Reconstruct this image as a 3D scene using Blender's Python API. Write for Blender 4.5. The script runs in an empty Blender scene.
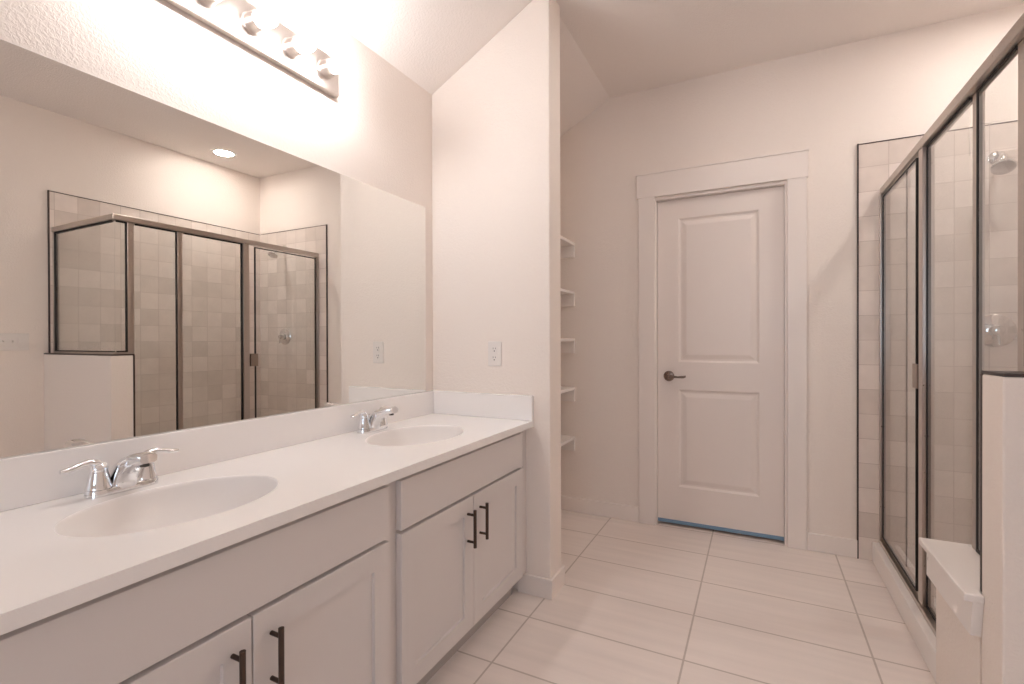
import bpy, bmesh, math, random
from mathutils import Vector, Matrix
random.seed(7)
S = bpy.context.scene
COL = S.collection
R = math.radians
PI = math.pi

# ------------------------------------------------------------------ camera
CX, CH, F_PX = 1.5183, 1.1977, 487.04
cam_d = bpy.data.cameras.new('camera')
cam = bpy.data.objects.new('camera', cam_d)
COL.objects.link(cam)
cam.location = (CX, 0, CH)
cam.rotation_euler = (Matrix.Rotation(R(26.745), 3, 'Z') @ Matrix.Rotation(R(90 - .258), 3, 'X')
                      @ Matrix.Rotation(R(-.166), 3, 'Z')).to_euler()
cam_d.sensor_width = 36
cam_d.lens = F_PX / 1024 * 36
cam_d.clip_start = .02
S.camera = cam

# ------------------------------------------------------------------ room size
D, W, H, HL, XC, YF = 3.224, 2.936, 2.8185, 2.478, .635, -3.00   # back, right, flat ceiling, left wall top, crease, front
PY, PW, PT = 2.0866, .663, .1426                                 # partition: front face, free end, thickness

# ------------------------------------------------------------------ world, daylight, exposure
w = bpy.data.worlds.new('sky')
S.world = w
w.use_nodes = True
bg = w.node_tree.nodes['Background']
bg.inputs[0].default_value = (.68, .82, 1.0, 1)
bg.inputs[1].default_value = 3.0
WIN = (1.30, 2.75, .85, 2.10)                                    # x0 x1 z0 z1 of the window behind the camera
BULB = 49.5
BULB_COL = (1.0, .985, .985)
CAN = 84.0
vs = S.view_settings
vs.view_transform = 'Standard'
vs.look = 'None'
vs.gamma = 1
vs.use_curve_mapping = False
vs.exposure = .90
pl = bpy.data.lights.new('daylight', 'AREA')
pl.shape = 'RECTANGLE'
pl.size, pl.size_y = WIN[1] - WIN[0], WIN[3] - WIN[2]
pl.cycles.is_portal = True
po = bpy.data.objects.new('daylight', pl)
COL.objects.link(po)
po.location = ((WIN[0] + WIN[1]) / 2, YF - .06, (WIN[2] + WIN[3]) / 2)
po.rotation_euler = (R(90), 0, 0)
S.cycles.diffuse_bounces = 8
S.cycles.max_bounces = 16
S.cycles.transparent_max_bounces = 24
S.cycles.sample_clamp_indirect = 6


# ------------------------------------------------------------------ materials
def new_mat(name):
    m = bpy.data.materials.new(name)
    m.use_nodes = True
    return m, m.node_tree.nodes, m.node_tree.links, m.node_tree.nodes['Principled BSDF']


def plain(name, col, rough=.5, metal=0, spec=.5, coat=0, var=.03, bump=0, bscale=60):
    m, n, l, b = new_mat(name)
    tc = n.new('ShaderNodeTexCoord')
    nz = n.new('ShaderNodeTexNoise')
    nz.inputs['Scale'].default_value = bscale
    nz.inputs['Detail'].default_value = 3
    l.new(tc.outputs['Object'], nz.inputs['Vector'])
    mr = n.new('ShaderNodeMapRange')
    mr.inputs['To Min'].default_value = max(rough - var, .01)
    mr.inputs['To Max'].default_value = rough + var
    l.new(nz.outputs['Fac'], mr.inputs['Value'])
    l.new(mr.outputs[0], b.inputs['Roughness'])
    b.inputs['Base Color'].default_value = (*col, 1)
    b.inputs['Metallic'].default_value = metal
    b.inputs['Specular IOR Level'].default_value = spec
    b.inputs['Coat Weight'].default_value = coat
    if bump:
        bp = n.new('ShaderNodeBump')
        bp.inputs['Strength'].default_value = bump
        bp.inputs['Distance'].default_value = .002
        l.new(nz.outputs['Fac'], bp.inputs['Height'])
        l.new(bp.outputs[0], b.inputs['Normal'])
    return m


def wall_paint(name, col, strength):
    m, n, l, b = new_mat(name)
    tc = n.new('ShaderNodeTexCoord')
    nz = n.new('ShaderNodeTexNoise')
    nz.inputs['Scale'].default_value = 110
    nz.inputs['Detail'].default_value = 3.0
    nz.inputs['Distortion'].default_value = .6
    l.new(tc.outputs['Object'], nz.inputs['Vector'])
    cr = n.new('ShaderNodeValToRGB')                       # flattened tops of a knocked-down texture
    cr.color_ramp.elements[0].position = .42
    cr.color_ramp.elements[1].position = .62
    l.new(nz.outputs['Fac'], cr.inputs['Fac'])
    bp = n.new('ShaderNodeBump')
    bp.inputs['Strength'].default_value = strength
    bp.inputs['Distance'].default_value = .0025
    l.new(cr.outputs[0], bp.inputs['Height'])
    l.new(bp.outputs[0], b.inputs['Normal'])
    b.inputs['Base Color'].default_value = (*col, 1)
    b.inputs['Roughness'].default_value = .6
    b.inputs['Specular IOR Level'].default_value = .3
    return m


def brick(name, axes, origin, bw, bh, offset, c1, c2, cm, mortar, rough, streak, bump=.25):
    m, n, l, b = new_mat(name)
    tc = n.new('ShaderNodeTexCoord')
    sp = n.new('ShaderNodeSeparateXYZ')
    l.new(tc.outputs['Object'], sp.inputs[0])
    cb = n.new('ShaderNodeCombineXYZ')
    for i, (a, o) in enumerate(zip(axes, origin)):
        ad = n.new('ShaderNodeMath')
        ad.inputs[1].default_value = o
        l.new(sp.outputs['XYZ'.index(a)], ad.inputs[0])
        l.new(ad.outputs[0], cb.inputs[i])
    br = n.new('ShaderNodeTexBrick')
    br.offset = offset
    br.offset_frequency = 2
    br.squash = 1
    br.inputs['Scale'].default_value = 1
    br.inputs['Brick Width'].default_value = bw
    br.inputs['Row Height'].default_value = bh
    br.inputs['Mortar Size'].default_value = mortar
    br.inputs['Mortar Smooth'].default_value = .2
    br.inputs['Color1'].default_value = (*c1, 1)
    br.inputs['Color2'].default_value = (*c2, 1)
    br.inputs['Mortar'].default_value = (*cm, 1)
    l.new(cb.outputs[0], br.inputs['Vector'])
    mp = n.new('ShaderNodeMapping')
    mp.inputs['Scale'].default_value = streak
    l.new(cb.outputs[0], mp.inputs['Vector'])
    nz = n.new('ShaderNodeTexNoise')
    nz.inputs['Scale'].default_value = 1
    nz.inputs['Detail'].default_value = 4
    l.new(mp.outputs[0], nz.inputs['Vector'])
    mr = n.new('ShaderNodeMapRange')
    mr.inputs['From Min'].default_value = .3
    mr.inputs['From Max'].default_value = .7
    mr.inputs['To Min'].default_value = .95
    mr.inputs['To Max'].default_value = 1.03
    l.new(nz.outputs['Fac'], mr.inputs['Value'])
    mx = n.new('ShaderNodeMix')
    mx.data_type = 'RGBA'
    mx.blend_type = 'MULTIPLY'
    mx.inputs['Factor'].default_value = 1
    l.new(br.outputs['Color'], mx.inputs[6])
    l.new(mr.outputs[0], mx.inputs[7])
    l.new(mx.outputs[2], b.inputs['Base Color'])
    b.inputs['Roughness'].default_value = rough
    b.inputs['Specular IOR Level'].default_value = .4
    ht = n.new('ShaderNodeMath')
    ht.operation = 'SUBTRACT'
    l.new(nz.outputs['Fac'], ht.inputs[0])
    l.new(br.outputs['Fac'], ht.inputs[1])
    bp = n.new('ShaderNodeBump')
    bp.inputs['Strength'].default_value = bump
    bp.inputs['Distance'].default_value = .002
    l.new(ht.outputs[0], bp.inputs['Height'])
    l.new(bp.outputs[0], b.inputs['Normal'])
    return m


def glow(name, col, strength):
    m, n, l, b = new_mat(name)
    b.inputs['Base Color'].default_value = (.9, .9, .9, 1)
    b.inputs['Emission Color'].default_value = (*col, 1)
    b.inputs['Emission Strength'].default_value = strength
    return m


def clear_glass(name):
    m, n, l, b = new_mat(name)
    n.remove(b)
    t = n.new('ShaderNodeBsdfTransparent')
    t.inputs[0].default_value = (.975, .985, .98, 1)
    g = n.new('ShaderNodeBsdfGlossy')
    g.inputs['Roughness'].default_value = .0
    f = n.new('ShaderNodeFresnel')
    f.inputs['IOR'].default_value = 1.45
    mx = n.new('ShaderNodeMixShader')
    ge = n.new('ShaderNodeNewGeometry')                    # outer faces only: both skins of the pane counted once
    iv = n.new('ShaderNodeMath')
    iv.operation = 'SUBTRACT'
    iv.inputs[0].default_value = 1
    l.new(ge.outputs['Backfacing'], iv.inputs[1])
    ml = n.new('ShaderNodeMath')
    ml.operation = 'MULTIPLY'
    l.new(f.outputs[0], ml.inputs[0])
    l.new(iv.outputs[0], ml.inputs[1])
    m2 = n.new('ShaderNodeMath')
    m2.operation = 'MULTIPLY'
    m2.inputs[1].default_value = 1.7
    m2.use_clamp = True
    l.new(ml.outputs[0], m2.inputs[0])
    l.new(m2.outputs[0], mx.inputs[0])
    l.new(t.outputs[0], mx.inputs[1])
    l.new(g.outputs[0], mx.inputs[2])
    l.new(mx.outputs[0], n['Material Output'].inputs[0])
    return m


WALLC = (.87, .788, .725)
M = dict(
    wall=wall_paint('wall_paint', WALLC, .26),
    ceil=wall_paint('ceiling_paint', (.89, .83, .79), .3),
    trim=plain('trim_enamel', (.86, .785, .735), .35, var=.05),
    door=plain('door_enamel', (.83, .75, .70), .38, var=.05),
    cab=plain('cabinet_paint', (.69, .645, .625), .38, var=.04),
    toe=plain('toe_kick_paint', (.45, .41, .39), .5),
    shelf=plain('shelf_paint', (.87, .815, .775), .45),
    stone=plain('cultured_marble', (.90, .865, .845), .16, var=.03, coat=.2, bscale=14),
    bowl=plain('cultured_marble_bowl', (.85, .81, .785), .28, var=.0, coat=0, bscale=14),
    sill=plain('sill_stone', (.86, .81, .775), .3, var=.05, bscale=20),
    chrome=plain('chrome', (.86, .86, .87), .06, 1, var=.02, bscale=30),
    nickel=plain('brushed_nickel', (.56, .50, .455), .30, 1, var=.06, bscale=90),
    plate=plain('satin_nickel_plate', (.66, .60, .56), .32, 1, var=.06, bscale=90),
    bronze=plain('dark_bronze', (.085, .058, .046), .38, .8, var=.06, bscale=80),
    pull=plain('bronzed_nickel', (.36, .29, .245), .32, 1, var=.05, bscale=90),
    lever=plain('aged_nickel', (.22, .16, .13), .28, 1, var=.06, bscale=80),
    black=plain('black_gasket', (.012, .010, .010), .55),
    edge=plain('dark_edge_trim', (.07, .05, .045), .4, .6),
    plastic=plain('white_plastic', (.80, .75, .71), .3, var=.04),
    slot=plain('dark_slot', (.05, .045, .04), .6),
    tape=plain('blue_tape', (.19, .31, .44), .6, bump=.3, bscale=150),
    white=plain('window_frame_vinyl', (.82, .82, .82), .35),
    glass=clear_glass('clear_glass'),
    bulb=glow('bulb_glow', BULB_COL, BULB),
    can_fill=glow('passage_fill_glow', (1.0, .93, .88), CAN * .58),  # lens of the added fill light, weaker than the shower one
    can=glow('downlight_glow', (1.0, .93, .88), CAN),
)
mm, _n, _l, _b = new_mat('silvered_mirror')
_b.inputs['Base Color'].default_value = (.88, .875, .85, 1)
_b.inputs['Metallic'].default_value = 1
_b.inputs['Roughness'].default_value = .0
M['mirror'] = mm
M['floor'] = brick('floor_tile', 'XY', (-.637 + .634 * 4, -2.235 + .33 * 20), .634, .33, 0,
                   (.86, .775, .725), (.835, .75, .70), (.56, .48, .43), .004, .34, (1.6, 22, 1), .12)
TC = ((.84, .75, .69), (.70, .615, .555), (.60, .51, .46))
M['tile_x'] = brick('wall_tile_back', 'XZ', (-2.1415 + .1335 * 20, .011), .1335, .1335, 0, *TC, .0016, .13, (11, 11, 1), .45)
M['tile_y'] = brick('wall_tile_side', 'YZ', (-D + .1335 * 40, .011), .1335, .1335, 0, *TC, .0016, .13, (11, 11, 1), .45)
M['tile_f'] = brick('shower_floor_tile', 'XY', (5, 5), .055, .055, 0, (.62, .53, .48), (.56, .48, .43), (.42, .35, .31), .004, .3, (9, 9, 1))


# ------------------------------------------------------------------ mesh helpers
class MB:
    def __init__(s):
        s.b = bmesh.new()

    def box(s, x0, x1, y0, y1, z0, z1):
        v = [s.b.verts.new(p) for p in ((x0, y0, z0), (x1, y0, z0), (x1, y1, z0), (x0, y1, z0),
                                        (x0, y0, z1), (x1, y0, z1), (x1, y1, z1), (x0, y1, z1))]
        for f in ((3, 2, 1, 0), (4, 5, 6, 7), (0, 1, 5, 4), (1, 2, 6, 5), (2, 3, 7, 6), (3, 0, 4, 7)):
            s.b.faces.new([v[i] for i in f])
        return s

    def prism(s, pts, axis, a, b):
        def at(p, t):
            return {'x': (t, p[0], p[1]), 'y': (p[0], t, p[1]), 'z': (p[0], p[1], t)}[axis]
        A = [s.b.verts.new(at(p, a)) for p in pts]
        B = [s.b.verts.new(at(p, b)) for p in pts]
        n = len(pts)
        s.b.faces.new(A[::-1])
        s.b.faces.new(B)
        for i in range(n):
            s.b.faces.new((A[i], A[(i + 1) % n], B[(i + 1) % n], B[i]))
        return s

    def rings(s, rs, cap0=True, cap1=True):
        vs_ = [[s.b.verts.new(p) for p in r] for r in rs]
        for a, b in zip(vs_, vs_[1:]):
            n = len(a)
            for i in range(n):
                s.b.faces.new((a[i], a[(i + 1) % n], b[(i + 1) % n], b[i]))
        if cap0:
            s.b.faces.new(vs_[0][::-1])
        if cap1:
            s.b.faces.new(vs_[-1])
        return s

    def lathe(s, prof, o, d, n=32):
        """prof: (radius, distance along d) from o"""
        d = Vector(d).normalized()
        u = d.orthogonal().normalized()
        v = d.cross(u)
        o = Vector(o)
        rs = [[o + d * t + (u * math.cos(2 * PI * i / n) + v * math.sin(2 * PI * i / n)) * max(r, 1e-5)
               for i in range(n)] for r, t in prof]
        return s.rings(rs)

    def tube(s, pts, r, n=14):
        pts = [Vector(p) for p in pts]
        rr = r if isinstance(r, (list, tuple)) else [r] * len(pts)
        rs = []
        u = None
        for i, p in enumerate(pts):
            d = (pts[min(i + 1, len(pts) - 1)] - pts[max(i - 1, 0)]).normalized()
            u = d.orthogonal().normalized() if u is None else (u - d * u.dot(d)).normalized()
            v = d.cross(u)
            rs.append([p + (u * math.cos(2 * PI * k / n) + v * math.sin(2 * PI * k / n)) * rr[i] for k in range(n)])
        return s.rings(rs)

    def loft(s, secs, n=20, sq=3.0):
        """secs: (centre, half-width vector, half-height vector), superellipse sections"""
        rs = []
        for c, a, b in secs:
            c, a, b = Vector(c), Vector(a), Vector(b)
            ring = []
            for k in range(n):
                t = 2 * PI * k / n
                ct, st = math.cos(t), math.sin(t)
                ring.append(c + a * math.copysign(abs(ct) ** (2 / sq), ct) + b * math.copysign(abs(st) ** (2 / sq), st))
            rs.append(ring)
        return s.rings(rs)

    def build(s, name, mat, parent=None, bevel=0, smooth=False, seg=2):
        bmesh.ops.recalc_face_normals(s.b, faces=s.b.faces)
        me = bpy.data.meshes.new(name)
        s.b.to_mesh(me)
        s.b.free()
        me.materials.append(M[mat] if isinstance(mat, str) else mat)
        o = bpy.data.objects.new(name, me)
        COL.objects.link(o)
        if parent is not None:
            o.parent = parent
            # meshes are written in room coordinates: bring them into the parent's space
            off = Vector((0, 0, 0))
            q = parent
            while q is not None:
                off += q.location
                q = q.parent
            me.transform(Matrix.Translation(-off))
        if smooth:
            for p in me.polygons:
                p.use_smooth = True
            try:
                me.set_sharp_from_angle(angle=R(38))
            except Exception:
                pass
        if bevel:
            bv = o.modifiers.new('soft_edge', 'BEVEL')
            bv.width = bevel
            bv.segments = seg
            bv.limit_method = 'ANGLE'
            bv.angle_limit = R(40)
        return o


def box(*a):
    return MB().box(*a)


def tag(o, label, cat, group=None):
    o['label'] = label
    o['category'] = cat
    if group:
        o['group'] = group
    return o


def thing(name, loc, label, cat, group=None):
    o = bpy.data.objects.new(name, None)
    o.empty_display_size = .05
    COL.objects.link(o)
    o.location = loc
    return tag(o, label, cat, group)


def struct(o, label=None):
    o['kind'] = 'structure'
    if label:
        o['label'] = label
    return o


def copy_tree(o, parent=None):
    c = o.copy()
    COL.objects.link(c)
    c.parent = parent
    for ch in list(o.children):
        copy_tree(ch, c)
    return c


# ------------------------------------------------------------------ room shell
T = .14
struct(box(-T, W + T, YF - T, D + T, -.1, 0).build('floor', 'floor'), 'pinkish beige large format floor tile with thin grout lines')
struct(box(-T, 0, YF - T, D + T, 0, HL + .02).build('wall_left', 'wall'), 'textured off white wall above the vanity mirror')
struct(box(W, W + T, YF - T, D + T, 0, H + .05).build('wall_right', 'wall'), 'off white wall behind the shower, seen in the mirror')
# back wall with its door opening
DX0, DX1, DZ1 = .938, 1.658, 2.092
m = MB()
m.box(0, DX0 - .012, D, D + T, 0, H + .05).box(DX1 + .012, W, D, D + T, 0, H + .05).box(DX0 - .012, DX1 + .012, D, D + T, DZ1 + .012, H + .05)
struct(m.build('wall_back', 'wall'), 'off white end wall around the white panel door')
# wall behind the camera with a window opening
m = MB()
m.box(0, WIN[0], YF - T, YF, 0, H + .05).box(WIN[1], W, YF - T, YF, 0, H + .05)
m.box(WIN[0], WIN[1], YF - T, YF, 0, WIN[2]).box(WIN[0], WIN[1], YF - T, YF, WIN[3], H + .05)
struct(m.build('wall_front', 'wall'))
m = MB()
f = .045
m.box(WIN[0], WIN[0] + f, YF - .11, YF - .05, WIN[2], WIN[3]).box(WIN[1] - f, WIN[1], YF - .11, YF - .05, WIN[2], WIN[3])
m.box(WIN[0] + f, WIN[1] - f, YF - .11, YF - .05, WIN[2], WIN[2] + f).box(WIN[0] + f, WIN[1] - f, YF - .11, YF - .05, WIN[3] - f, WIN[3])
m.box(WIN[0] + f, WIN[1] - f, YF - .105, YF - .06, 1.48, 1.52)
wf = struct(m.build('window_1', 'white'))
box(WIN[0] + f, WIN[1] - f, YF - .085, YF - .081, WIN[2] + f, WIN[3] - f).build('pane', 'glass', wf)
# ceiling: flat, sloping down to the vanity wall
m = MB()
m.prism([(0, HL), (XC, H), (W, H), (W, H + .1), (XC, H + .1), (0, HL + .12)], 'y', YF, D)
struct(m.build('ceiling', 'ceil'), 'flat ceiling that slopes down towards the vanity wall')
# partition between vanity and shelf alcove
m = MB()
m.prism([(0, 0), (PW, 0), (PW, H), (XC, H), (0, HL)], 'y', PY, PY + PT)
struct(m.build('wall_partition', 'wall', bevel=.006), 'off white partition wall at the end of the vanity')


def baseboard(name, x0, x1, y0, y1, h=.098, label=None):
    return struct(box(x0, x1, y0, y1, 0, h).build(name, 'trim', bevel=.004), label)


B = .014
# partition baseboard wraps the free end
m = MB()
m.prism([(.50, PY - B), (PW + B, PY - B), (PW + B, PY + PT + B), (0, PY + PT + B), (0, PY + PT), (PW, PY + PT), (PW, PY), (.50, PY)], 'z', 0, .092)
struct(m.build('baseboard_partition', 'trim', bevel=.003), 'white baseboard wrapping the free end of the partition wall')
CASL, CASR = (.827, .930), (1.672, 1.768)
baseboard('baseboard_back', 0, CASL[0], D - B, D, .10, 'white baseboard between shelf alcove and door casing')
baseboard('baseboard_back.001', CASR[1], 2.005, D - B, D, .10, 'white baseboard between door casing and shower tile')
baseboard('baseboard_left', 0, B, PY + PT + B, D - B, .10)
baseboard('baseboard_right', W - B, W, YF, 1.561, .10)
baseboard('baseboard_front', 0, W - B, YF, YF + B, .10)

# ------------------------------------------------------------------ door and casing
c = MB()
c.box(CASL[0], CASL[1], D - .019, D, 0, 2.112).box(CASR[0], CASR[1], D - .019, D, 0, 2.112)
c.box(CASL[0] - .012, CASR[1] + .007, D - .0205, D, 2.112, 2.260)
c.box(CASL[0] - .015, CASR[1] + .010, D - .025, D, 2.260, 2.270)
struct(c.build('trim_1', 'trim', bevel=.002), 'flat white casing boards with wide head board around the panel door')
c = MB()                                                  # jamb with its stop
c.box(DX0 - .012, DX0, D - .004, D + T, 0, DZ1).box(DX1, DX1 + .012, D - .004, D + T, 0, DZ1).box(DX0 - .012, DX1 + .012, D - .004, D + T, DZ1, DZ1 + .012)
struct(c.build('trim_2', 'trim', bevel=.0015), 'white door jamb lining the opening')
YD = D + .030
c = MB()                                                  # stops behind the closed slab, plus unseen panel added against light leaks
c.box(DX0, DX0 + .012, YD + .036, YD + .07, 0, DZ1).box(DX1 - .012, DX1, YD + .036, YD + .07, 0, DZ1).box(DX0 + .012, DX1 - .012, YD + .036, YD + .07, DZ1 - .012, DZ1)
c.box(DX0 - .012, DX1 + .012, D + T, D + T + .02, 0, DZ1 + .012)
struct(c.build('trim_stops_leak_cover', 'trim'))


def panel_door(x0, x1, z0, z1, y, th, panels):
    m = MB()
    b = m.b
    prof = [(0, 0), (.004, .003), (.012, .010), (.022, .010), (.046, .003), (.052, .0025)]
    def q(p):
        return b.faces.new([b.verts.new(v) for v in p])
    xs0, xs1 = panels[0][0], panels[0][1]
    def rect(xa, xb, za, zb):
        q([(xa, y, za), (xb, y, za), (xb, y, zb), (xa, y, zb)])
    rect(x0, xs0, z0, z1)
    rect(xs1, x1, z0, z1)
    zc = z0
    for xa, xb, za, zb in panels:
        rect(xs0, xs1, zc, za)
        zc = zb
        prev = None
        for i, d in prof:
            r = [(xa + i, y + d, za + i), (xb - i, y + d, za + i), (xb - i, y + d, zb - i), (xa + i, y + d, zb - i)]
            r = [b.verts.new(v) for v in r]
            if prev:
                for k in range(4):
                    b.faces.new((prev[k], prev[(k + 1) % 4], r[(k + 1) % 4], r[k]))
            prev = r
        b.faces.new(prev)
    rect(xs0, xs1, zc, z1)
    o = [(x0, z0), (x1, z0), (x1, z1), (x0, z1)]
    for k in range(4):
        a, c_ = o[k], o[(k + 1) % 4]
        q([(a[0], y, a[1]), (c_[0], y, c_[1]), (c_[0], y + th, c_[1]), (a[0], y + th, a[1])])
    q([(p[0], y + th, p[1]) for p in o])
    bmesh.ops.remove_doubles(b, verts=b.verts, dist=1e-5)
    return m


door = struct(panel_door(DX0 + .0018, DX1 - .0018, .019, DZ1 - .002, YD, .035,
                         [(1.068, 1.528, .255, .878), (1.068, 1.528, 1.052, 1.968)]).build('door_1', 'door'),
              'white two panel interior door')
hx, hz = 1.010, .962
m = MB()
m.lathe([(.0, 0), (.033, 0), (.033, .006), (.029, .011), (.014, .013), (.012, .030), (.0125, .05), (.0, .052)], (hx, YD, hz), (0, -1, 0))
h = m.build('handle', 'lever', door, smooth=True)
h['label'] = 'aged metal lever handle on a round rose'
m = MB()
m.loft([((hx - .008, YD - .044, hz), (0, .007, 0), (0, 0, .010)), ((hx + .02, YD - .046, hz + .001), (0, .006, 0), (0, 0, .009)),
        ((hx + .06, YD - .048, hz - .003), (0, .005, 0), (0, 0, .006)), ((hx + .095, YD - .047, hz - .001), (0, .005, 0), (0, 0, .008)),
        ((hx + .108, YD - .046, hz + .003), (0, .004, 0), (0, 0, .006))], sq=2.3)
m.build('lever', 'lever', h, smooth=True)
m = MB()
m.box(DX0 + .002, DX1 - .002, YD - .0016, YD, .018, .040)
m.box(DX0 + .34, DX0 + .36, YD - .0028, YD - .0016, .018, .041)
tag(m.build('painters_tape', 'tape'), 'strip of blue painter\'s tape stuck along the bottom edge of the white door', 'tape')

# ------------------------------------------------------------------ linen shelves in the alcove behind the partition
shelf_z = [1.869, 1.530, 1.205, .868, .526]
shelf_words = ['topmost', 'second from top', 'middle', 'second from bottom', 'lowest']
SX = .385
y0, y1 = PY + PT, D
for i, (z, wd) in enumerate(zip(shelf_z, shelf_words)):
    if i == 0:
        t = thing('linen_shelf', (0, y0, z), '', 'shelf', 'linen shelves in the alcove')
        box(0, SX, y0, y1, z - .019, z).build('board', 'shelf', t, bevel=.002)
        box(0, SX, y1 - .019, y1, z - .100, z - .019).build('cleat', 'shelf', t, bevel=.002)
        box(0, SX, y0, y0 + .019, z - .100, z - .019).build('cleat', 'shelf', t, bevel=.002)
        box(0, .019, y0 + .019, y1 - .019, z - .100, z - .019).build('cleat', 'shelf', t, bevel=.002)
        proto = t
    else:
        t = copy_tree(proto)
        t.location = (0, y0, z)
    t['label'] = f'white painted linen shelf in the alcove behind the partition, {wd} of the five'

# ------------------------------------------------------------------ vanity cabinets
FX = .560                                                  # front plane of doors
ZB, ZT, CT = .105, .788, .8188


def shaker(m, y0, y1, z0, z1, fr=.062):
    """door lying in the plane x = FX, frame and recessed panel in one skin"""
    b = m.b
    th = .0223
    rings = [(0, FX - th), (0, FX - .0015), (.0015, FX), (fr, FX), (fr + .001, FX - .009)]
    prev = None
    for i, x in rings:
        r = [b.verts.new(v) for v in ((x, y0 + i, z0 + i), (x, y1 - i, z0 + i), (x, y1 - i, z1 - i), (x, y0 + i, z1 - i))]
        if prev:
            for k in range(4):
                b.faces.new((prev[k], prev[(k + 1) % 4], r[(k + 1) % 4], r[k]))
        else:
            b.faces.new(r[::-1])
        prev = r
    b.faces.new(prev)
    return m


def pull(y, parent):
    m = MB()
    x = FX + .032
    m.tube([(x, y, .434), (x, y, .572)], .0062, 16)
    for z in (.453, .553):
        m.tube([(FX - .0005, y, z), (x, y, z)], .0048, 12)
    p = m.build('handle', 'bronze', parent, smooth=True)
    p['label'] = 'dark bronze bar handle'
    return p


def cabinet(ya, yb, fa_, fb_, split, label):
    t = thing('vanity_cabinet', (.28, (ya + yb) / 2, 0), label, 'cabinet', 'vanity cabinets under the worktop')
    m = MB()
    side = [(0, 0), (.469, 0), (.469, ZB), (.518, ZB), (.518, ZT), (0, ZT)]
    m.prism(side, 'y', ya, ya + .016).prism(side, 'y', yb - .016, yb)
    m.box(.0, .518, ya + .016, yb - .016, ZB, ZB + .016).box(.0, .008, ya + .016, yb - .016, ZB + .016, ZT)
    m.build('carcass', 'cab', t)
    m = MB()                                               # face frame
    e = .036
    m.box(.518, FX - .0225, ya, ya + e, ZB, ZT).box(.518, FX - .0225, yb - e, yb, ZB, ZT)
    m.box(.518, FX - .0225, ya + e, yb - e, ZB, ZB + e).box(.518, FX - .0225, ya + e, yb - e, ZT - .036, ZT).box(.518, FX - .0225, ya + e, yb - e, .59, .632)
    m.box(.518, FX - .0225, split - .02, split + .02, ZB + e, .59)
    m.build('face_frame', 'cab', t)
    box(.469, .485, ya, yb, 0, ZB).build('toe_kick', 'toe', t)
    box(FX - .0223, FX, fa_, fb_, .622, .773).build('false_front', 'cab', t, bevel=.0015)
    a = shaker(MB(), fa_, split - .0018, .115, .611).build('door', 'cab', t)
    pull(split - .0445, a)
    a = shaker(MB(), split + .0018, fb_, .115, .611).build('door', 'cab', t)
    pull(split + .0445, a)
    return t


C0, C1, C2 = .215, 1.1285, 2.046
cabinet(C0, C1, .242, 1.104, .673, 'grey white vanity cabinet under the near sink, in front of the camera')
cabinet(C1, C2, 1.158, 2.006, 1.577, 'grey white vanity cabinet under the far sink, beside the partition wall')
tag(box(.48, FX - .0195, C2, PY, ZB, ZT).build('filler_strip', 'cab'), 'narrow painted filler strip between far vanity cabinet and partition wall', 'trim strip')

# ------------------------------------------------------------------ worktop with two oval bowls
CF, CY0, TH = .581, .20, .029
SINKS = [.678, 1.573]
SXC, SA, SB, HP = .297, .168, .228, .30                    # centre x, half depth, half width, half patch
top = MB()
b = top.b


def plate(z, holes, flip):
    """a rectangle with elliptical holes, in patches"""
    ys = [CY0]
    def rect(ya, yb):
        vv = [b.verts.new(v) for v in ((.0, ya, z), (CF, ya, z), (CF, yb, z), (.0, yb, z))]
        b.faces.new(vv)
    y = CY0
    for c_ in holes:
        rect(y, c_ - HP)
        y = c_ + HP
        angs = [2 * PI * k / 72 for k in range(72)]
        hw0, hw1 = SXC, CF - SXC
        for cx_, cy_ in ((hw1, HP), (-hw0, HP), (-hw0, -HP), (hw1, -HP)):
            angs.append(math.atan2(cy_, cx_) % (2 * PI))
        angs = sorted(set(round(a, 6) for a in angs))
        inn, out = [], []
        for a in angs:
            ca, sa = math.cos(a), math.sin(a)
            k = 1 / math.hypot(ca / SA, sa / SB)
            inn.append(b.verts.new((SXC + ca * k, c_ + sa * k, z)))
            tx = (hw1 if ca > 0 else hw0) / max(abs(ca), 1e-9)
            ty = HP / max(abs(sa), 1e-9)
            k = min(tx, ty)
            out.append(b.verts.new((SXC + ca * k, c_ + sa * k, z)))
        n = len(angs)
        for i in range(n):
            b.faces.new((inn[i], inn[(i + 1) % n], out[(i + 1) % n], out[i]))
    rect(y, PY)


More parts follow.
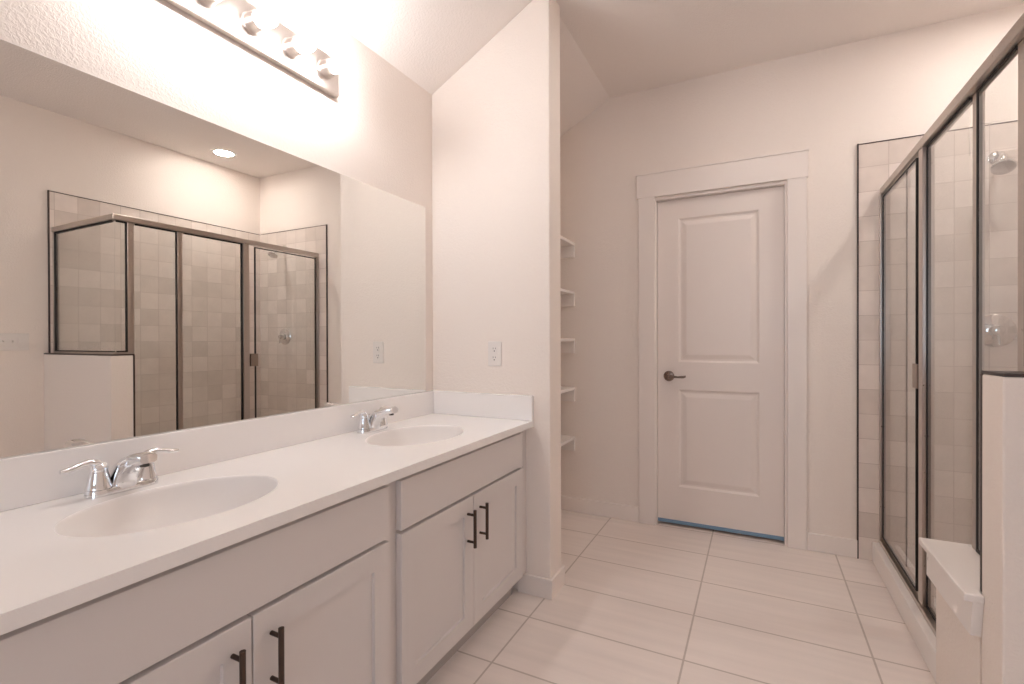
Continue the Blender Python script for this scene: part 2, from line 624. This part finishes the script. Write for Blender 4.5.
plate(CT, SINKS, False)
plate(CT - TH, SINKS, True)
for p in (((CF, CY0), (CF, PY)), ((0, CY0), (CF, CY0)), ((0, PY), (CF, PY)), ((0, CY0), (0, PY))):
    (xa, ya), (xb, yb) = p
    b.faces.new([b.verts.new(v) for v in ((xa, ya, CT - TH), (xb, yb, CT - TH), (xb, yb, CT), (xa, ya, CT))])
bmesh.ops.remove_doubles(b, verts=b.verts, dist=1e-5)
wt = tag(top.build('vanity_worktop', 'stone'), 'long white cultured marble worktop with two oval integral bowls', 'countertop')
box(.0, .020, CY0, PY, CT, .9350).build('backsplash', 'stone', wt, bevel=.002)
box(.020, CF, PY - .020, PY, CT, .9350).build('side_splash', 'stone', wt, bevel=.002)
for c_ in SINKS:
    m = MB()
    rs = []
    DEP = .135
    prof = [(1.0, 0), (.988, .0012), (.975, .005), (.963, .012), (.95, .022)]
    for k in range(1, 15):
        s_ = .95 * (1 - k / 15)
        prof.append((s_, .022 + (DEP - .022) * (1 - (s_ / .95) ** 2.6) ** .62))
    angs = [2 * PI * k / 72 for k in range(72)]
    for s_, d in prof:
        rs.append([(SXC - .0 + SA * s_ * math.cos(a), c_ + SB * s_ * math.sin(a), CT - d) for a in angs])
    m.rings(rs, False, True)
    bo = m.build('basin', 'bowl', wt, smooth=True)
    m = MB()
    m.lathe([(.0, 0), (.012, .001), (.018, .003), (.024, .0045), (.030, .003), (.031, .0)], (SXC, c_, CT - DEP + .001), (0, 0, 1))
    m.build('drain', 'chrome', bo, smooth=True)

# ------------------------------------------------------------------ faucets
FXC = .075


def faucet(yc, label):
    t = thing('faucet', (FXC, yc, CT), label, 'faucet', 'chrome faucets')
    z = CT
    ring = lambda e, zz: [(FXC + (.027 + e) * math.cos(a), yc + math.copysign(.052, math.sin(a)) * min(1, abs(math.sin(a)) * 6)
                           + (.027 + e) * math.sin(a), zz) for a in [2 * PI * k / 48 + .001 for k in range(48)]]
    MB().rings([ring(0, z), ring(0, z + .012), ring(-.002, z + .017), ring(-.007, z + .019)]).build('base', 'chrome', t, smooth=True)
    for s_ in (-1, 1):
        y = yc + s_ * .051
        m = MB()
        m.lathe([(.0, 0), (.027, 0), (.0265, .005), (.025, .008), (.0225, .022), (.020, .034), (.018, .043), (.0185, .046),
                 (.0185, .050), (.0155, .058), (.008, .063), (.0, .064)], (FXC, y, z + .018), (0, 0, 1), 28)
        hb = m.build('handle', 'chrome', t, smooth=True)
        m = MB()
        pts = [(-.014, .055, .010, .006), (.004, .064, .0130, .0085), (.022, .068, .0115, .0080), (.040, .065, .0092, .0066), (.056, .060, .0095, .0066), (.069, .058, .0102, .0066), (.077, .058, .0065, .0045)]
        m.loft([((FXC + .10 * max(u, 0), y + s_ * u, z + .018 + v), (a, 0, 0), (0, 0, c_)) for u, v, a, c_ in pts], sq=2.4)
        m.build('lever', 'chrome', hb, smooth=True)
    m = MB()
    secs = [(.002, .012, .029, .026, 4), (.002, .030, .028, .026, 16), (.012, .050, .027, .025, 42), (.040, .070, .026, .021, 60),
            (.080, .086, .024, .017, 74), (.110, .092, .022, .0145, 84), (.119, .092, .019, .011, 88)]
    L = []
    for dx, dz, hw, hh, an in secs:
        a = R(an)
        L.append(((FXC + dx, yc, z + dz), (0, hw, 0), (-math.cos(a) * hh, 0, math.sin(a) * hh)))
    m.loft(L, sq=3.4, n=28)
    sp = m.build('spout', 'chrome', t, smooth=True)
    m = MB()
    m.lathe([(.0, 0), (.010, 0), (.010, .010), (.0, .010)], (FXC + .100, yc, z + .071), (0, 0, 1), 20)
    a = m.build('aerator', 'slot', sp, smooth=True)
    m = MB()
    m.tube([(FXC - .018, yc, z + .015), (FXC - .018, yc, z + .062)], .0028, 10)
    m.lathe([(.0, 0), (.0055, .001), (.0055, .007), (.0, .010)], (FXC - .018, yc, z + .060), (0, 0, 1), 16)
    m.build('lift_rod', 'chrome', t, smooth=True)
    return t


fa = faucet(.660, 'chrome two lever faucet behind the near oval sink')
f2 = copy_tree(fa)
f2.location = (FXC, 1.562, CT)
f2['label'] = 'chrome two lever faucet behind the far oval sink'

# ------------------------------------------------------------------ mirror
mi = box(.0, .005, CY0 + .02, 2.026, .9362, 1.8744).build('wall_mirror', 'mirror')
tag(mi, 'large frameless mirror on the wall above the backsplash', 'mirror')

# ------------------------------------------------------------------ vanity light bar
LY0, LY1, LZ0, LZ1 = .690, 1.434, 2.171, 2.313
t = thing('vanity_light', (.0, (LY0 + LY1) / 2, LZ0), 'brushed nickel light bar with round bulbs above the mirror', 'light fixture')
m = MB()
m.box(.0, .026, LY0, LY1, LZ0, LZ1)
m.build('backplate', 'plate', t, bevel=.004)
for k in range(5):
    y = 1.358 - .1525 * k
    zc = (LZ0 + LZ1) / 2
    m = MB()
    m.lathe([(.0, 0), (.034, 0), (.035, .003), (.031, .007), (.0305, .044), (.027, .048), (.0, .048)], (.026, y, zc), (1, 0, 0))
    so = m.build('socket', 'plate', t, smooth=True)
    m = MB()
    r = .032
    prof = [(.0, .0), (.013, .0), (.0135, .012)]
    for i in range(3, 17):
        a = PI * (1 - i / 16)
        prof.append((r * math.sin(a), .038 + r * math.cos(a)))
    m.lathe(prof, (.0715, y, zc), (1, 0, 0), 32)
    bu = m.build('bulb', 'bulb', so, smooth=True)
    bu['label'] = 'lit round bulb'

# ------------------------------------------------------------------ outlet and switches
t = thing('outlet', (.374, PY, 1.13), 'white duplex outlet plate on the partition wall above the side splash', 'outlet')
box(.337, .411, PY - .006, PY, 1.070, 1.190).build('cover_plate', 'plastic', t, bevel=.003)
for z in (1.1085, 1.1515):
    m = MB()
    m.prism([(.374 + .017 * max(-.82, min(.82, 1.2 * math.cos(a))), z + .0165 * math.sin(a)) for a in [2 * PI * k / 24 for k in range(24)]], 'y', PY - .008, PY - .005)
    r_ = m.build('receptacle', 'plastic', t)
    m = MB()
    m.box(.3665, .3685, PY - .0086, PY - .0078, z + .0005, z + .0085).box(.3795, .3815, PY - .0086, PY - .0078, z + .001, z + .008)
    m.lathe([(.0, 0), (.003, 0), (.003, .0008), (.0, .0008)], (.374, PY - .0078, z - .008), (0, -1, 0), 12)
    m.build('slots', 'slot', r_)

SY0, SY1 = 1.318, 1.486
t = thing('switch_plate', (W, (SY0 + SY1) / 2, 1.193), 'white three gang switch plate on the right wall, reflected in the mirror', 'switch')
box(W - .006, W, SY0, SY1, 1.136, 1.250).build('cover_plate', 'plastic', t, bevel=.003)
for k in range(3):
    y = (SY0 + SY1) / 2 + (k - 1) * .046
    if k < 2:
        m = MB()
        m.box(W - .007, W - .0055, y - .005, y + .005, 1.181, 1.205)
        m.prism([(W - .006, 1.189), (W - .018, 1.200), (W - .018, 1.206), (W - .006, 1.199)], 'y', y - .0035, y + .0035)
        m.build('toggle', 'plastic', t)
    else:
        box(W - .009, W - .0055, y - .0165, y + .0165, 1.160, 1.226).build('rocker', 'plastic', t, bevel=.0015)

# ------------------------------------------------------------------ shower: walls, tile, curb
ZTL, XTL, YTL = 2.249, 2.010, 1.5955                       # tile top, left edge on the back wall, near edge on the right wall
PX, PA, PB, ZP = 2.040, 1.561, 1.692, 1.114                # half wall
struct(box(XTL, W, D - .010, D, 0, ZTL).build('wall_tile_back', 'tile_x'), 'glossy pinkish beige tile on the end wall of the shower')
struct(box(W - .010, W, PB, D - .010, 0, ZTL).box(W - .010, W, YTL, PB, ZP + .001, ZTL).build('wall_tile_right', 'tile_y'), 'glossy pinkish beige tile on the long wall of the shower')
e = .007
m = MB()
m.box(XTL - e, XTL, D - .0125, D, 0, ZTL + e).box(XTL, W - .0125, D - .0125, D, ZTL, ZTL + e * .7)
struct(m.build('trim_3', 'edge'), 'thin dark metal edge around the back shower tile')
m = MB()
m.box(W - .0125, W, YTL - e, YTL, ZP + .001, ZTL + e).box(W - .0125, W, YTL, D - .0125, ZTL, ZTL + e * .7)
struct(m.build('trim_4', 'edge'), 'thin dark metal edge around the long wall of shower tile')
struct(box(PX, W, PA, PB - .008, 0, ZP - .008).build('wall_pony', 'wall', bevel=.005), 'off white half wall closing the near end of the shower')
struct(box(PX + .008, W - .010, PB - .008, PB, 0, ZP - .008).build('wall_tile_pony', 'tile_x'))
m = MB()
m.box(PX + .002, W, PA + .002, PB, ZP - .008, ZP)
m.box(PX, PX + .008, PB - .008, PB + .001, .536, ZP - .008)
struct(m.build('trim_5', 'edge'), 'thin dark metal edge on top of the half wall')
# low knee wall with stone stool cap and apron
KY, KX1, KZ = 2.045, 2.19, .514
struct(box(PX, KX1, PB + .001, KY, 0, KZ).build('wall_knee', 'wall', bevel=.002), 'low off white knee wall between half wall and shower door')
cap = MB()
cap.prism([(PX - .042, PB - .034), (PX - .0005, PB - .034), (PX - .0005, PB + .001), (KX1 + .02, PB + .001), (KX1 + .02, KY + .018), (PX - .042, KY + .018)], 'z', KZ, KZ + .021)
cp = tag(cap.build('sill_cap', 'sill', bevel=.004), 'white sill cap lying on the low knee wall beside the half wall', 'sill')
ap = MB().prism([(PB - .030, KZ), (KY + .004, KZ), (KY + .004, KZ - .096), (PB - .012, KZ - .096)], 'x', PX - .024, PX - .0005).build('apron', 'sill', cp, bevel=.002)
# curb and pan
struct(box(2.070, 2.19, KY, D - .010, 0, .105).build('trim_6', 'sill', bevel=.005), 'white shower curb under the glass door')
struct(box(2.19, W - .010, PB, D - .010, 0, .03).build('floor_shower', 'tile_f'), 'shower floor behind the glass')

# ------------------------------------------------------------------ shower enclosure
GX = 2.130
HZ0, HZ1 = 1.964, 2.000
GYC = 1.622                                               # plane of the short panel over the half wall
en = thing('shower_enclosure', (GX, 2.4, .105), 'framed clear glass shower enclosure with brushed nickel header and posts', 'shower enclosure')
hw = .018
m = MB()
m.box(GX - .027, GX + hw, GYC - hw, D - .010, HZ0, HZ1)
m.box(GX + hw, W - .010, GYC - hw, GYC + hw, HZ0, HZ1)
m.build('header', 'nickel', en, bevel=.003)
pw = .015


def post(ya, yb, z0, x0=GX - .018, x1=GX + pw):
    return box(x0, x1, ya, yb, z0, HZ0).build('post', 'nickel', en, bevel=.002)


P1, P2, P3, PJ = (1.6935, 1.732), (1.998, 2.032), (2.476, 2.526), (3.194, D - .010)
post(*P1, KZ + .021, GX - .005)
post(*P2, KZ + .021, GX - .005)
post(*P3, .125, GX - .024)
post(*PJ, .125, GX - .030)
post(GYC - .012, GYC + .012, ZP, W - .024, W - .010)
box(GX - .030, GX + .022, KY + .018, D - .010, .105, .125).build('track', 'nickel', en, bevel=.002)
box(GX - .012, GX + .012, GYC - .012, P1[0], ZP, ZP + .012).box(GX + .012, W - .024, GYC - .012, GYC + .012, ZP, ZP + .012).build('sill_channel', 'nickel', en)


def pane(ya, yb, z0, z1, name='glass_panel', parent=None, gk=(0, 1, 1, 1), g=.009, gx=0):
    GX_ = GX + gx
    o = box(GX_ - .004, GX_ + .004, ya, yb, z0, z1).build(name, 'glass', parent or en)
    m = MB()
    if gk[0]:
        m.box(GX_ - .006, GX_ + .006, ya, ya + g, z0, z1)
    if gk[1]:
        m.box(GX_ - .006, GX_ + .006, yb - g, yb, z0, z1)
    if gk[2]:
        m.box(GX_ - .006, GX_ + .006, ya + g, yb - g, z0, z0 + g)
    if gk[3]:
        m.box(GX_ - .006, GX_ + .006, ya + g, yb - g, z1 - g, z1)
    if any(gk):
        m.build('gasket', 'black', o)
    return o


pane(GYC + .004, P1[0], ZP + .012, HZ0, gk=(0, 1, 1, 1))
pane(P1[1], P2[0], KZ + .022, HZ0)
pane(P2[1], P3[0], .126, HZ0, gx=-.005)
o = box(GX - .004, W - .024, GYC - .004, GYC + .004, ZP + .012, HZ0).build('glass_panel', 'glass', en)
m = MB()
g = .010
m.box(GX + .012, W - .024, GYC - .009, GYC + .009, ZP + .012, ZP + .020).box(GX + .02, W - .024, GYC - .009, GYC + .009, HZ0 - g, HZ0)
m.box(W - .036, W - .024, GYC - .009, GYC + .009, ZP + .020, HZ0 - g)
m.build('gasket', 'black', o)
dr = pane(2.578, 3.186, .140, HZ0 - .012, 'glass_door', gk=(1, 1, 1, 1), g=.007, gx=-.014)
m = MB()
zz = 1.042
for s_ in (-1, 1):
    x = GX - .002 + s_ * .016
    m.box(min(x, x + s_ * .010), max(x, x + s_ * .010), 2.533, 2.597, zz - .050, zz + .050)
    m.box(min(GX - .014 + s_ * .004, x), max(GX - .014 + s_ * .004, x), 2.579, 2.595, zz - .040, zz + .040)
hd = m.build('handle', 'pull', dr, bevel=.001)
hd['label'] = 'small square metal pull'

# ------------------------------------------------------------------ shower fittings on the back tile
YT = D - .010
t = thing('shower_fixture', (2.565, YT, 2.085), 'chrome shower head on a bent arm high on the back tile', 'shower head')
MB().lathe([(.0, 0), (.032, 0), (.031, .004), (.022, .010), (.012, .013), (.0, .013)], (2.565, YT, 2.085), (0, -1, 0)).build('flange', 'chrome', t, smooth=True)
arm = [(2.565, YT - .005, 2.085), (2.565, YT - .05, 2.088), (2.560, YT - .080, 2.082), (2.555, YT - .105, 2.064), (2.550, YT - .118, 2.042)]
MB().tube(arm, .0105, 16).build('arm', 'chrome', t, smooth=True)
MB().lathe([(.0, 0), (.016, 0), (.018, .012), (.014, .020), (.020, .030), (.044, .052), (.046, .060), (.043, .063), (.0, .063)],
           (2.551, YT - .114, 2.048), (-.10, -.50, -.85)).build('shower_head', 'chrome', t, smooth=True)
vx, vz = 2.562, 1.236
t = thing('shower_valve', (vx, YT, vz), 'round chrome shower valve with lever on the back tile', 'shower valve')
MB().lathe([(.0, 0), (.080, 0), (.080, .004), (.072, .009), (.040, .013), (.034, .016), (.0, .016)], (vx, YT, vz), (0, -1, 0), 48).build('escutcheon', 'chrome', t, smooth=True)
m = MB()
m.lathe([(.0, 0), (.030, 0), (.029, .02), (.024, .036), (.018, .050), (.0, .053)], (vx, YT - .015, vz), (0, -1, 0))
k_ = m.build('handle', 'chrome', t, smooth=True)
m = MB()
m.loft([((vx, YT - .050, vz + .006), (.012, 0, 0), (0, .008, 0)), ((vx, YT - .056, vz - .02), (.011, 0, 0), (0, .007, 0)),
        ((vx, YT - .060, vz - .05), (.008, 0, 0), (0, .005, 0)), ((vx, YT - .064, vz - .068), (.009, 0, 0), (0, .004, 0))], sq=2.4)
m.build('lever', 'chrome', k_, smooth=True)

# ------------------------------------------------------------------ recessed downlight over the shower
lx, ly = 2.605, 2.645
t = thing('recessed_light', (lx, ly, H), 'round recessed ceiling light over the shower, reflected in the mirror', 'ceiling light')
m = MB()
n = 40
rr = [(.072, -.0005), (.076, -.006), (.094, -.006), (.098, -.0005)]
m.rings([[(lx + r * math.cos(2 * PI * k / n), ly + r * math.sin(2 * PI * k / n), H + z) for k in range(n)] for r, z in rr], False, False)
m.build('trim_ring', 'plastic', t, smooth=True)
MB().lathe([(.0, 0), (.074, 0), (.074, .003), (.0, .004)], (lx, ly, H), (0, 0, -1), 40).build('lens', 'can', t, smooth=True)
r2 = copy_tree(t)                                         # unseen copy added as fill light over the passage to the door
r2.location = (1.45, 2.10, H)
for q_ in r2.children:
    if q_.name.startswith('lens'):
        q_.data = q_.data.copy()
        q_.data.materials[0] = M['can_fill']
r2['label'] = 'round recessed fill light added over the passage in front of the panel door'
t['group'] = r2['group'] = 'recessed ceiling lights'
